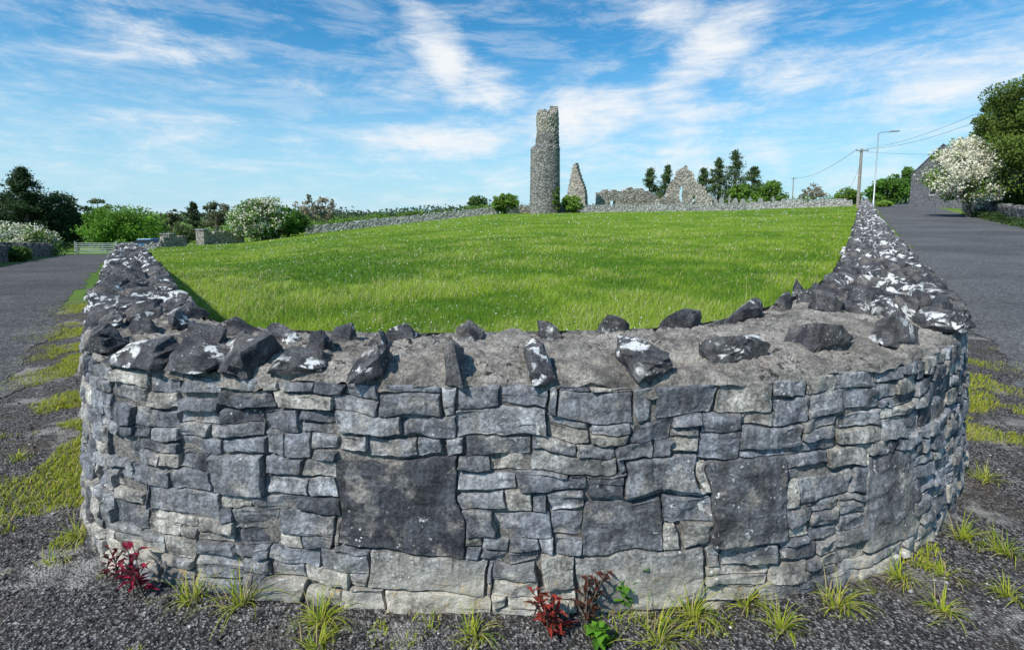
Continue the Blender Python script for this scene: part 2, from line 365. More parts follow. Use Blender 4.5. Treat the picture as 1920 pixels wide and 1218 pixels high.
# ------------------------------------------------------------------ hero wall
wall=empty('stone_wall',(0,1.9,0),'curved mortared grey limestone wall with jagged cope stones wrapping round the field corner in the foreground','wall')
cw,chh=.02,.015; S0=-14.; NC=1400; NR=63
occ=np.zeros((NR,NC),bool)
blocks=[(-.70,-.19,.25,.665,'wide dark square block left of centre',(.06,.063,.071)),(.82,1.17,.275,.625,'dark square block right of centre',(.105,.107,.113)),
 (1.60,1.98,.14,.56,'stained upright block near the right bend',(.16,.158,.16)),(.30,.62,.275,.495,'low grey block under the middle courses',(.14,.144,.153)),
 (-.58,-.10,.105,.25,'long flat block under the wide dark one',(.24,.233,.22)),(.26,.80,.03,.265,'lichen spotted block at the foot',(.235,.228,.213)),
 (-.52,-.09,.0,.10,'buff footing block at the base',(.45,.41,.34)),(.47,.79,.51,.66,'',(.2,.205,.215)),(.20,.5,.83,.93,'',(.17,.175,.185)),
 (-1.28,-1.02,.46,.63,'',(.21,.215,.225)),(-1.6,-1.25,.34,.46,'',(.21,.215,.225)),(-.5,-.26,.83,.92,'',(.15,.155,.165)),(.1,.45,.60,.68,'',(.26,.255,.24)),
 (1.22,1.5,.40,.52,'',(.22,.223,.23)),(.95,1.25,.66,.76,'',(.19,.195,.205)),(-.95,-.72,.30,.40,'',(.19,.195,.205))]
stones=[]
for b in blocks:
    c1,c2=[int(round((q-S0)/cw)) for q in b[:2]]; r1,r2=[int(round(q/chh)) for q in b[2:4]]
    r2=min(r2,NR)
    if occ[r1:r2,c1:c2].any(): continue
    occ[r1:r2,c1:c2]=True; stones.append((S0+c1*cw,S0+c2*cw,r1*chh,r2*chh,b[5],1))
pal=[((.18,.188,.205),.36),((.10,.106,.118),.17),((.26,.265,.272),.27),((.36,.34,.30),.20)]
def pick():
    c=random.choices([p[0] for p in pal],[p[1] for p in pal])[0]; k=random.uniform(.78,1.22); return tuple(x*k for x in c)
def above(r,c):
    k=0
    while r+k<NR and 0<=c<NC and occ[r+k,c]: k+=1
    return k
edges=[set() for _ in range(NR+1)]
def put(c0_,c1_,r0_,r1_):
    w_,h_=c1_-c0_,r1_-r0_
    if h_>=6 and w_>=6 and random.random()<.30:
        m=r0_+random.randint(3,h_-3) if h_>6 else r0_+3
        put2(c0_,c1_,r0_,m); put2(c0_,c1_,m,r1_); return
    put2(c0_,c1_,r0_,r1_)
def put2(c0_,c1_,r0_,r1_):
    w_,h_=c1_-c0_,r1_-r0_
    if w_>=9 and random.random()<.28:
        m=c0_+random.randint(3,w_-4); a=[(c0_,m),(m,c1_)]
    else: a=[(c0_,c1_)]
    for q in a: stones.append((S0+q[0]*cw,S0+q[1]*cw,r0_*chh,r1_*chh,pick(),0))
for r in range(NR):
    c=0
    while c<NC:
        if occ[r,c]: c+=1; continue
        run=1
        while c+run<NC and not occ[r,c+run] and run<34: run+=1
        h=random.choices([4,5,6,7,8],[.18,.27,.26,.18,.11])[0]; wdt=int(h*random.uniform(1.0,2.4))+2; wdt=max(6,min(16,wdt))
        if run<34:
            if run<=13: wdt=run
            elif run<=18: wdt=run//2
            elif run<wdt+6: wdt=run//2
        wdt=min(wdt,run)
        if run>wdt+5 and wdt>5:
            for dlt in (0,2,-2,3):
                if not ({c+wdt+dlt-1,c+wdt+dlt,c+wdt+dlt+1}&edges[r]): wdt+=dlt; break
        l=above(r,c-1); rr_=above(r,c+wdt) if wdt==run else 0
        if wdt==run and run<19 and l and rr_:
            mn=min(l,rr_); h=mn if mn<=12 else h
            if mn>=10 and wdt>=8: h=mn//2
            if h<4 and max(l,rr_)<=8: h=max(l,rr_) if max(l,rr_)>=4 else 4
        elif l and abs(l-h)<=1 and random.random()<.6: h=l
        h=max(4,min(h,NR-r))
        if NR-r-h<4: h=NR-r
        k=1
        while k<h and not occ[r+k,c:c+wdt].any(): k+=1
        h=k; occ[r:r+h,c:c+wdt]=True
        if r+h<=NR: edges[min(r+h,NR)]|={c,c+wdt}
        put(c,c+wdt,r,r+h)
        c+=wdt
def axis(L,res):
    e=np.array([0,.0018,.0045,.009]); 
    if L<.03: e=np.array([0,.0018,.005])
    m=max(2,int((L-2*e[-1])/res)+1); mid=np.linspace(e[-1],L-e[-1],m+1)[1:-1]
    return np.r_[e,mid,L-e[::-1]]/L
def stone_geo(st,res,seed):
    s0,s1,z0,z1,col,big=st; rs=np.random.default_rng(seed); W,H=s1-s0,z1-z0; g=rs.uniform(.0002,.0018)
    m=min(W,H); cut=.10 if big else .24
    cor=[]
    for (a,b) in ((0,0),(1,0),(1,1),(0,1)):
        cs=rs.uniform(0,cut)*m*(rs.random()<.35); cz=rs.uniform(0,cut)*m*(rs.random()<.35)
        cor.append(((s0+g+cs) if a==0 else (s1-g-cs),(z0+g+cz) if b==0 else (z1-g-cz)))
    u=axis(W,res); v=axis(H,res); nu,nv=len(u)-1,len(v)-1; u,v=np.meshgrid(u,v)
    B=lambda i:(1-u)*(1-v)*cor[0][i]+u*(1-v)*cor[1][i]+u*v*cor[2][i]+(1-u)*v*cor[3][i]
    s,z=B(0),B(1)
    ex=np.minimum(u,1-u)*W; ez=np.minimum(v,1-v)*H; rc=.004
    e=np.where((ex<rc)&(ez<rc),rc-np.hypot(rc-ex,rc-ez),np.minimum(ex,ez)); 
    q=v3(s,z,seed*1.37); s=s+.0015*vn(q,30,1)+.0015*vn(q,75,6); z=z+.0015*vn(q,30,2)+.0015*vn(q,75,7)
    dep=rs.uniform(.008,.028)
    prof=np.interp(e,[-.01,0,.0018,.0045,.009,.03],[-.2,.1,.85,.97,.99,1.])
    out=-.018+(dep+.018)*prof
    pl=np.full(u.shape,9.)
    for k in range(rs.integers(2,5)):
        a=rs.normal(0,.14 if not big else .03,2); pl=np.minimum(pl,a[0]*(u-rs.random())*W+a[1]*(v-rs.random())*H+rs.uniform(0,.010))
    amp=1 if not big else .9
    q=v3(s,z,seed*.77+5)
    st_=vn(q*np.array([1,3.,1]),11,8); st_=np.clip(st_*7,-1,1); st2=np.clip(vn(q*np.array([2.,1,1]),9,18)*8,-1,1)
    out=out+np.clip(e/.005,0,1)*(np.clip(pl,-.018,.015)+amp*(.0045*fbm(q,14,3,4)+.0028*st_+.0026*st2))
    gq=v3(s,z,0.); s2=s+.026*vn(gq,3.1,11)+.012*vn(gq,10,13)+.005*vn(gq,27,15); z2=z+(.028*vn(gq,2.4,12)+.013*vn(gq,8,14)+.0045*vn(gq,27,16))*np.clip(z/.08,0,1)*np.clip((.97-z)/.12,.3,1)
    return s2,z2,out,nu,nv,col
def to_world(s,z,out):
    ox,oy=Op(s); nx,ny=Nn(s); d=out-.06*z; return v3(ox+nx*d,oy+ny*d,z+gz(ox,oy)-.02)
VV=[];FF=[];CC=[];n=0;nb=0
for i,st in enumerate(stones):
    sc=(st[0]+st[1])/2; res=.0085 if abs(sc)<2.9 else (.016 if abs(sc)<5 else .05)
    s,z,o,nu,nv,col=stone_geo(st,res,i+3); P=to_world(s,z,o).reshape(-1,3)
    id=np.arange((nu+1)*(nv+1)).reshape(nv+1,nu+1); f=np.stack([id[:-1,:-1],id[:-1,1:],id[1:,1:],id[1:,:-1]],-1).reshape(-1,4)
    if i<7:
        o_=npmesh('large_block',P,f,M['face'],wall,np.tile(col,(len(P),1)),smooth=True); o_.data.set_sharp_from_angle(angle=R(25)); o_['label']=blocks[i][4]
    else:
        VV.append(P);FF.append(f+n);CC.append(np.tile(col,(len(P),1)));n+=len(P)
o_=npmesh('stone_facing',np.concatenate(VV),np.concatenate(FF),M['face'],wall,np.concatenate(CC),smooth=True); o_.data.set_sharp_from_angle(angle=R(25))
def sheet(name,s,t,fn,mat,flip=False):
    SS,T=np.meshgrid(s,t); P=fn(SS,T); id=np.arange(SS.size).reshape(SS.shape)
    f=np.stack([id[:-1,:-1],id[:-1,1:],id[1:,1:],id[1:,:-1]],-1).reshape(-1,4)
    return npmesh(name,P,f[:,::-1] if flip else f,mat,wall,smooth=True)
sn=np.concatenate([np.arange(S[0]+.2,-14,.4),np.arange(-14,-3.5,.08),np.arange(-3.5,3.5,.012),np.arange(3.5,14,.08),np.arange(14,S[-1]-.2,.4)])
sheet('joint_mortar',sn,np.linspace(-.1,.955,80),lambda s,z:to_world(s,z,-.007+.022*fbm(v3(s,z,0),6,4,21)),M['bed'])
def inner(s,z):
    x,y=Ip(s); nx,ny=Nn(s); d=.02*fbm(v3(s,z,3),6,3,22); return v3(x-nx*d,y-ny*d,z+gz(x,y))
sheet('inner_face',sn[::2],np.linspace(-.1,.99,24),inner,M['dark'],True)
sn=np.concatenate([np.arange(S[0]+.2,-14,.4),np.arange(-14,-3.5,.05),np.arange(-3.5,3.5,.011),np.arange(3.5,14,.05),np.arange(14,S[-1]-.2,.4)])
tw=np.r_[np.linspace(-.012,.012,7),np.linspace(.025,.97,60),np.linspace(.985,1.01,4)]
tz=np.r_[np.linspace(.905,.940,7),np.interp(np.linspace(.025,.97,60),[.025,.3,.65,.97],[.946,.980,1.000,.980]),np.linspace(.965,.93,4)]
def cap(s,ti):
    i=ti.astype(int); t=tw[i]; z=tz[i]; ox,oy=Op(s); ix,iy=Ip(s); nx,ny=Nn(s); b=np.clip(1-t*3,0,1)*.05
    q=v3(s,t*.75,.0); lip=np.clip((.05-t)/.06,0,1)
    d=lip*(-.004+.022*fbm(q,9,3,31)+.006*vn(v3(s,z*2,0),30,36)); z=z+.055*lip*fbm(v3(s,0,0),6,4,33)+(1-lip)*(.035*fbm(q,4,3,32)+.022*fbm(q,12,4,34)+.010*vn(q,45,35))
    x=ox+(ix-ox)*t+nx*(d-b); y=oy+(iy-oy)*t+ny*(d-b); return v3(x,y,z+gz(ox,oy))
sheet('mortar_cap',sn,np.arange(len(tw)).astype(float),cap,M['cap'])
def rock(seed,cuts,amp=.05,npt=8):
    rs=random.Random(seed); bm=bmesh.new()
    for k in range(npt):
        p=Vector([rs.uniform(-1,1) for _ in range(3)]); l=(abs(p.x)**4+abs(p.y)**4+abs(p.z)**4)**.25; p=p/l*.5*rs.uniform(.65,1.12)
        p.z=p.z*(1.2 if p.z>0 else 1)
        bm.verts.new(p)
    bm.verts.new((rs.uniform(-.3,.3),rs.uniform(-.4,.4),.58))
    for sx in (-1,1):
        for sy in (-1,1): bm.verts.new((sx*.47*rs.uniform(.7,1.1),sy*.47*rs.uniform(.7,1.1),-.5))
    r=bmesh.ops.convex_hull(bm,input=bm.verts); bmesh.ops.delete(bm,geom=[g for g in r['geom_interior'] if isinstance(g,bmesh.types.BMVert)],context='VERTS')
    if cuts:
        bmesh.ops.subdivide_edges(bm,edges=bm.edges,cuts=cuts,use_grid_fill=True); bmesh.ops.triangulate(bm,faces=bm.faces)
    V=np.array([v.co[:] for v in bm.verts]); bm.verts.index_update(); F=np.array([[v.index for v in f.verts] for f in bm.faces])
    bm.free()
    if cuts:
        q=V+seed*3.1; d=amp*1.2*fbm(q,5,4,seed)+.045*np.clip(vn(q*np.array([1,1,2.]),3.2,seed+9)*8,-1,1)-.02*np.abs(vn(q,9,seed+2)); V=V*(1+d[:,None])
    return V,F
lib=[rock(100+i,0) for i in range(14)]; libm=[rock(200+i,2,.05) for i in range(12)]
cs=[]
lst=[(232,655,128,44),(300,676,104,52),(375,692,82,80),(452,647,46,46),(448,612,70,28),(380,630,90,40),(272,612,72,26),(335,600,76,28),(515,686,104,60),(525,628,94,46),(595,643,50,46),(645,627,55,36),
 (665,690,74,76),(707,643,34,50),(752,628,60,56),(840,682,38,105),(880,623,58,46),(1013,684,54,80),(1027,618,50,34),(1150,610,62,54),(1200,662,84,78),(1280,598,76,44),(1380,650,120,62),(1395,583,102,48),
 (1530,630,130,76),(1470,567,62,36),(1550,575,64,52),(1620,565,56,48),(1680,617,116,48),(1755,584,122,42),(190,628,92,28),(205,600,76,24),(1500,540,60,28),(1640,525,84,32),(1720,550,94,30),(1590,500,54,26),(1570,540,60,30)]
for j,(px,py,wp,hp) in enumerate(lst):
    x,y=G(px,py,1.02); d=math.hypot(x,y); i=np.argmin(np.hypot((OX+IX)/2-x,(OY+IY)/2-y)); yaw=math.atan2(TY[i],TX[i])
    W=wp*d/960*.94; Hh=hp*d/960; back=py<652; sz=min(.125,max(.075,Hh*.58)) if not back else min(.155,max(.095,Hh*.82)); sy=min(.30,max(.14,Hh*1.4)) if not back else min(.2,max(.11,Hh*.85))
    nx,ny=TY[i],-TX[i]; dist=(OX[i]-x)*nx+(OY[i]-y)*ny; need=sy*.42+.03
    if dist<need: x-=nx*(need-dist); y-=ny*(need-dist)
    cs.append((x,y,.985+sz*.24,yaw+random.uniform(-.22,.22),W*1.02,sy,sz,random.uniform(.02,.2),random.uniform(-.2,.2)))
for side in (-1,1):
    y0=2.55 if side<0 else 2.75; s=s_of_y(y0,side); end=S[0]+1 if side<0 else S[-1]-1
    while (s-end)*side<0:
        for wv in ((.2,.5,.8) if side<0 else (.14,.36,.58,.80)):
            ss=s+random.uniform(-.04,.04); t=wv+random.uniform(-.04,.04)
            o=np.array(Op(ss));ii=np.array(Ip(ss)); p=o+(ii-o)*t; nx,ny=Nn(ss); p=p-np.array([nx,ny])*.03
            if any(math.hypot(p[0]-c[0],p[1]-c[1])<.13 for c in cs[:len(lst)]): continue
            if random.random()<.04: continue
            k=min(1.2,max(1,abs(s)/25)); yaw=math.atan2(-nx,ny)+random.uniform(-.3,.3); a=.95 if side<0 else 1.05
            sz=random.uniform(.065,.13)*k*a; cs.append((p[0],p[1],float(gz(*o))+.982+sz*.25,yaw,random.uniform(.11,.21)*k*a,random.uniform(.17,.26)*k*a,sz,random.uniform(-.2,.2),random.uniform(-.25,.25)))
        s+=side*random.uniform(.145,.19)*(1 if abs(s)<20 else 1.35)
order=sorted(range(len(cs)),key=lambda i:math.hypot(cs[i][0],cs[i][1])); ind=set(list(range(len(lst)))+[i for i in order if i>=len(lst)][:100-len(lst)])
VV=[];FF=[];n=0
for i,c in enumerate(cs):
    Mx=Matrix.Translation(c[:3])@Euler((c[7],c[8],c[3])).to_matrix().to_4x4()
    if i in ind:
        V,F=rock(500+i,6 if i<len(lst) else 4,.06)
        V=V*np.array(c[4:7])*1.12; o=npmesh('cope_stone',V,F,M['cope'],None,smooth=True); o.data.set_sharp_from_angle(angle=R(20)); o.matrix_world=Mx
        o.parent=wall; o.matrix_parent_inverse=Matrix.Translation(wall.location).inverted()
    else:
        V,F=(libm if math.hypot(c[0],c[1])<22 else lib)[i%12]; V=V*np.array(c[4:7])*1.1; Q=np.array(Mx); V=V@Q[:3,:3].T+Q[:3,3]; VV.append(V);FF.append(F+n);n+=len(V)
o=npmesh('distant_cope_stones',np.concatenate(VV),np.concatenate(FF),M['cope'],wall); o['kind']='stuff'
# ------------------------------------------------------------------ loose gravel
def pebbles(n,fn):
    base=np.array([(1,0,0),(-1,0,0),(0,1,0),(0,-1,0),(0,0,1),(0,0,-1)],float); f=np.array([(0,2,4),(2,1,4),(1,3,4),(3,0,4),(2,0,5),(1,2,5),(3,1,5),(0,3,5)])
    P,sz=fn(n); n=len(P); V=base[None]*rng.uniform(.5,1.1,(n,6,3))*sz[:,None,None]; a=rng.uniform(0,6.28,n); c,s=np.cos(a),np.sin(a)
    x=V[...,0]*c[:,None]-V[...,1]*s[:,None]; y=V[...,0]*s[:,None]+V[...,1]*c[:,None]; V=np.stack([x,y,V[...,2]*.7],-1)+P[:,None]
    F=(f[None]+6*np.arange(n)[:,None,None]).reshape(-1,3); return V.reshape(-1,3),F,n
def pf(n):
    s=rng.normal(0,3.0,n); off=rng.uniform(.04,1,n)**1.0*2.0; x,y=Op(s); nx,ny=Nn(s); x=x+nx*off;y=y+ny*off
    m=fbm(v3(x,y,0),1.5,3,40)>-.28; x,y=x[m],y[m]; k=len(x); return v3(x,y,gz(x,y)+.009),np.clip(rng.gamma(1.8,.0021,k),.0018,.017)
V,F,n=pebbles(52000,pf); t=NT('pebble',.9,.2); c=t.attr(); pm=t.done(c,t.bump(t.noise(200,3),.4,.004))
g=np.clip(rng.gamma(1.6,.08,n),.03,.65); col=np.repeat(np.stack([g,g*.97,g*.94],-1),6,0)
tag(npmesh('loose_gravel',V,F,pm,None,col),'loose grey gravel scattered at the foot of the curved wall','gravel',kind='stuff')
# ------------------------------------------------------------------ grass
def blades(B,h,wd,lean,col,tipf=1.2):
    n=len(B); a=rng.uniform(0,6.28,n); d=v3(np.cos(a),np.sin(a),0); sd=v3(-np.sin(a+.6),np.cos(a+.6),0); up=v3(0*a,0*a,1+0*a)
    h=h[:,None];wd=wd[:,None]; ln=lean[:,None]
    m=B+up*h*.55+d*h*ln*.25; tp=B+up*h*np.sqrt(np.clip(1-(ln*.7)**2,.1,1))+d*h*ln
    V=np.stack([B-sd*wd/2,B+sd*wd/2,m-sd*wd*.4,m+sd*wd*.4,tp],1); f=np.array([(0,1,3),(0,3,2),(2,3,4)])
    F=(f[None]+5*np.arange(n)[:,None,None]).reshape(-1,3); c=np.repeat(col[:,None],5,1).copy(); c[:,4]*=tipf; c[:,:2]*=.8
    return V.reshape(-1,3),F,c.reshape(-1,3)
n=450000; y=np.exp(rng.uniform(math.log(2.4),math.log(84),n)); u=rng.uniform(0,1,n); x=fieldx(u,y)
def inwall(x,y):
    yi=np.interp(x,[-4,-1.9,-1.6,-1.15,-.45,.25,.75,1.2,1.5,1.8,2.2,4],[5.6,3.08,2.77,2.63,2.58,2.62,2.69,2.88,3.15,3.45,3.85,6]); return y>yi+.04
k=inwall(x,y)|(y>6); x,y=x[k],y[k]; n=len(x)
B=v3(x,y,fieldz(x,y)-.01); pt=fbm(v3(x,y,0),.5,3,50); p2=fbm(v3(x,y,0),.13,2,51); p3=fbm(v3(x,y,0),1.6,3,52); hh=(.12+.10*pt+.07*p3+.035*rng.normal(0,1,n)).clip(.03,.36)*np.interp(y,[2,20,80],[1,.65,.4])
wd=.0027*np.maximum(1,y/4.0)*rng.uniform(.7,1.4,n)
g1=np.array([.155,.32,.018]);g2=np.array([.34,.48,.045]);g3=np.array([.06,.175,.013]);dry=np.array([.60,.55,.29])
f=np.clip(.46+1.7*pt+1.6*p2+1.2*p3+rng.normal(0,.25,n)+np.interp(y,[2,8,40],[-.15,0,.15]),0,1)[:,None]; col=g3*(1-f)+g2*f; col=np.where(rng.random((n,1))<.2,g1,col)
col=np.where(rng.random((n,1))<(.03+.12*(pt[:,None]>.10)),dry,col); col*=rng.uniform(.75,1.25,(n,1))
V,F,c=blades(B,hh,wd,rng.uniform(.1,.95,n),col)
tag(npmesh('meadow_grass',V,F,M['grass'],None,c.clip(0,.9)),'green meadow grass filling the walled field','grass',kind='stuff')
n=3400; y=np.exp(rng.uniform(math.log(3.5),math.log(80),n)); x=fieldx(rng.uniform(.02,.98,n),y); k=(inwall(x,y)|(y>6))&(fbm(v3(x,y,0),.3,2,60)>-.15); x,y=x[k],y[k]
V,F,n=pebbles(len(x),lambda n:(v3(x,y,fieldz(x,y)+rng.uniform(.10,.22,n)),.0105*np.maximum(1,y/9)*rng.uniform(.6,1.2,n)))
tag(npmesh('dandelion_clocks',V,F,M['fluff'],None),'white dandelion seed heads dotted through the field','flowers',kind='stuff')
s=np.concatenate([rng.uniform(-12,-1.2,52000),rng.uniform(1.5,12,44000),rng.uniform(-1.5,1.8,6000)]); off=.02+np.abs(rng.normal(0,.32,len(s))); x,y=Op(s);nx,ny=Nn(s); x=x+nx*off;y=y+ny*off
mk=fbm(v3(x,y,0),2.1,4,70)+np.where(np.abs(s)>3.2,.0,-.08)+np.where(s>2.2,.0,.03)>.11; x,y=x[mk],y[mk]; n=len(x)
f=rng.random((n,1)); col=np.array([.16,.26,.02])*(1-f)+np.array([.52,.54,.04])*f; col=np.where(rng.random((n,1))<.18,np.array([.48,.40,.17]),col)
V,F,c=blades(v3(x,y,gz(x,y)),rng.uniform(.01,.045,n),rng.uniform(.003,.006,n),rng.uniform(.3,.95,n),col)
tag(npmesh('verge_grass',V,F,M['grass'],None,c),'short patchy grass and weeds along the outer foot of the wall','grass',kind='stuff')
def tuft(px,py,n,h,label,cols=((.15,.27,.02),(.52,.54,.05)),lean=(.25,1.1),wd=.0036,name='grass_tuft',cat='grass tuft',spread=.03,loc=None):
    x,y=loc[:2] if loc else G(px,py); z0=loc[2] if loc else 0.
    VV=[];FF=[];CC=[];b=0
    for i in range(n):
        a=random.uniform(0,6.28); r=abs(random.gauss(0,spread)); bx,by=x+r*math.cos(a+1),y+r*math.sin(a+1); L=h*random.uniform(.3,1.15); ln=random.uniform(*lean); f=random.random(); w0=wd*random.uniform(.6,1.3)
        cc=np.array(cols[0])*(1-f)+np.array(cols[1])*f
        if random.random()<.18: cc=np.array((.5,.42,.2))
        sd=np.array([-math.sin(a),math.cos(a),0]); p=np.array([bx,by,z0-.005]); th=math.pi/2-.25*ln
        for k in range(6):
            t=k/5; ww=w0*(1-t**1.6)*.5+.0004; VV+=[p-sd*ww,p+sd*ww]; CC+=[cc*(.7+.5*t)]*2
            if k<5: q=b+2*k; FF.append((q,q+1,q+3,q+2))
            th-=ln*.42; p=p+L/5*np.array([math.cos(th)*math.cos(a),math.cos(th)*math.sin(a),math.sin(th)])
        b+=12
    return tag(npmesh(name,VV,FF,M['grass'],None,np.array(CC)),label,cat)
for px,py,n,h,l in ((365,1125,50,.15,'green grass tuft at the wall foot left of centre'),(455,1135,45,.26,'tall thin grass tuft beside the pale footing stones on the left'),
  (605,1170,80,.15,'bushy yellow-green grass tuft below the long flat block'),(600,1212,50,.11,'grass tuft at the bottom edge left of centre'),(893,1195,50,.13,'small spiky grass tuft left of the red-leaved plants'),
  (1300,1160,60,.16,'grass tuft under the lichen-spotted block'),(1400,1135,50,.15,'arching grass tuft right of the lichen-spotted block'),(1470,1180,55,.13,'low grass tuft near the bottom edge right of centre'),
  (1575,1140,70,.15,'yellow-green grass tuft at the wall foot on the right'),(1690,1085,60,.13,'large grass tuft against the right bend of the wall'),(1770,1150,50,.12,'grass tuft out on the gravel at lower right'),
  (1775,1080,45,.11,'grass tuft between the wall bend and the gravel at right'),(1810,1015,60,.15,'grass tuft beside the outermost right bend of the wall'),(1890,1040,60,.14,'grass tuft on the right verge'),
  (1895,1120,45,.12,'grass tuft near the right edge of the picture'),(1850,900,60,.13,'grass tuft on the right verge above the others'),(40,860,50,.09,'low bright grass clump on the left verge'),
  (150,1010,55,.15,'grass tuft at the left bend of the wall'),(110,1050,30,.08,'small weed clump on the left gravel'),(150,905,50,.14,'grass tuft against the left face of the wall'),(1240,1205,50,.18,'thin upright grass tuft at bottom edge right of the leafy weed'),
  (110,760,60,.13,'yellow-green clump on the left verge nearest the lane')):
    tuft(px,py,int(n*1.3),h*1.0,l)
tuft(0,0,60,.95,'dry pale grass stalks rising behind the wall on the right',((.42,.37,.2),(.6,.52,.3)),(.05,.35),.005,'dry_grass','dry grass',.15,loc=(2.05,3.95,.1))
def leafplant(px,py,label,h,ns,col,lw,ll,name,cat,per=14,el0=(-.1,.7)):
    x,y=G(px,py); root=empty(name,(x,y,0),label,cat); m=MB(); V=[];F=[];Cc=[]
    for i in range(ns):
        a=random.uniform(0,6.28); tip=Vector((x+math.cos(a)*h*.45*random.random(),y+math.sin(a)*h*.35*random.random()-.02,h*random.uniform(.6,1))); b0=Vector((x+random.uniform(-.03,.03),y+random.uniform(-.02,.02),-.01))
        m.tube([b0,(b0+tip)/2+Vector((0,0,.02)),tip],[.004,.003,.0015],5)
        for k in range(per):
            t=.15+.85*k/(per-1); p=b0.lerp(tip,t); aa=k*2.4+random.uniform(-.3,.3); el=random.uniform(*el0); d=Vector((math.cos(aa)*math.cos(el),math.sin(aa)*math.cos(el),math.sin(el))); s_=d.cross(Vector((0,0,1))).normalized(); L=ll*random.uniform(.6,1.1)*(1.1-.5*t); W=lw*random.uniform(.7,1.1)
            q=len(V); dn=Vector((0,0,-1)); pts=[p,p+d*L*.4+s_*W*.5+Vector((0,0,.12*L)),p+d*L*.4-s_*W*.5+Vector((0,0,.12*L)),p+d*L*.4,p+d*L+dn*L*.2]
            V+=[tuple(v) for v in pts]; F+=[(q,q+3,q+1),(q,q+2,q+3),(q+3,q+4,q+1),(q+2,q+4,q+3)]; c=np.array(col[0])+(np.array(col[1])-np.array(col[0]))*random.random(); Cc+=[c]*5
    m.build('stem',M['bark'],root); npmesh('foliage',V,F,M['leaf'],root,np.array(Cc))
red=((.06,.012,.018),(.38,.02,.06)); mixc=((.07,.03,.015),(.42,.05,.04)); UP=(.15,.95)
leafplant(262,1110,'crimson-leaved weed at the left foot of the wall',.22,4,red,.021,.095,'red_leaved_plant','plant',11,UP)
leafplant(215,1085,'dark red trailing weed beside the left bend of the wall',.18,3,((.03,.012,.012),(.16,.02,.03)),.017,.07,'red_leaved_plant','plant',10,UP)
leafplant(1035,1185,'red and green leaved weed in the middle of the wall foot',.25,5,mixc,.021,.095,'red_leaved_plant','plant',11,UP)
leafplant(1105,1165,'dark reddish upright weed right of the middle red one',.25,4,((.03,.02,.012),(.14,.04,.025)),.019,.085,'red_leaved_plant','plant',11,UP)
leafplant(1165,1140,'bright green lobed weed against the lichen-spotted block',.20,5,((.06,.16,.02),(.14,.32,.03)),.04,.07,'leafy_weed','plant',11)
leafplant(1120,1205,'bright green leafy weed at the bottom edge right of centre',.10,4,((.06,.16,.02),(.14,.32,.03)),.04,.07,'leafy_weed','plant',9)
# ------------------------------------------------------------------ trees
def leafmesh(P,size,cols):
    n=len(P); a=rng.normal(0,1,(n,3)); a/=np.linalg.norm(a,axis=1)[:,None]; b=np.cross(a,rng.normal(0,1,(n,3))); b/=np.linalg.norm(b,axis=1)[:,None]
    sz=(size*rng.uniform(.6,1.3,n))[:,None]; V=np.stack([P-a*sz,P+b*sz*.55,P+a*sz,P-b*sz*.55],1).reshape(-1,3)
    F=np.arange(4*n).reshape(n,4); return V,F,np.repeat(cols,4,0)
def crownpts(kind,h,w,n,base):
    P=[];C_=[]
    if kind=='conifer':
        lay=max(14,int(h*2.4)); 
        for k in range(lay):
            t=base+(1-base)*(k+random.random())/lay; rr=(1-t)**.85*w/2*random.uniform(.45,1.3)+.012*w; nb=random.randint(2,5)
            for j in range(nb):
                a=random.uniform(0,6.28); R_=rr*random.uniform(.6,1.3); m=int(n/(lay*nb)*1.6)+2; r=rng.random(m)**.6*R_; dr=random.uniform(-.1,.3)
                P.append(v3(np.cos(a)*r+rng.normal(0,.03*w,m),np.sin(a)*r+rng.normal(0,.03*w,m),t*h+dr*r+rng.normal(0,.022*h,m))); C_.append(np.full(m,random.uniform(.7,1.3)))
    else:
        nc={'airy':34,'broad':40,'dense':75,'thick':150}[kind]; r0={'airy':.11,'broad':.15,'dense':.12,'thick':.11}[kind]*w
        for k in range(nc):
            d=rng.normal(0,1,3); d/=np.linalg.norm(d); q=rng.random()**.33
            ce=np.array([d[0]*w*.38*q,d[1]*w*.38*q,h*(base+(1-base)*.48)+d[2]*h*(1-base)*.42*q])
            m=int(n/nc*random.uniform(.6,1.4)); r=r0*random.uniform(.55,1.3); e=rng.normal(0,1,(m,3)); e/=np.linalg.norm(e,axis=1)[:,None]; e*=(rng.random((m,1))**.4)*r*np.array([1,1,.75])
            P.append(ce+e); C_.append(np.full(m,random.uniform(.65,1.35)))
    P=np.concatenate(P); P[:,2]=np.maximum(P[:,2],.05); return P,np.concatenate(C_)
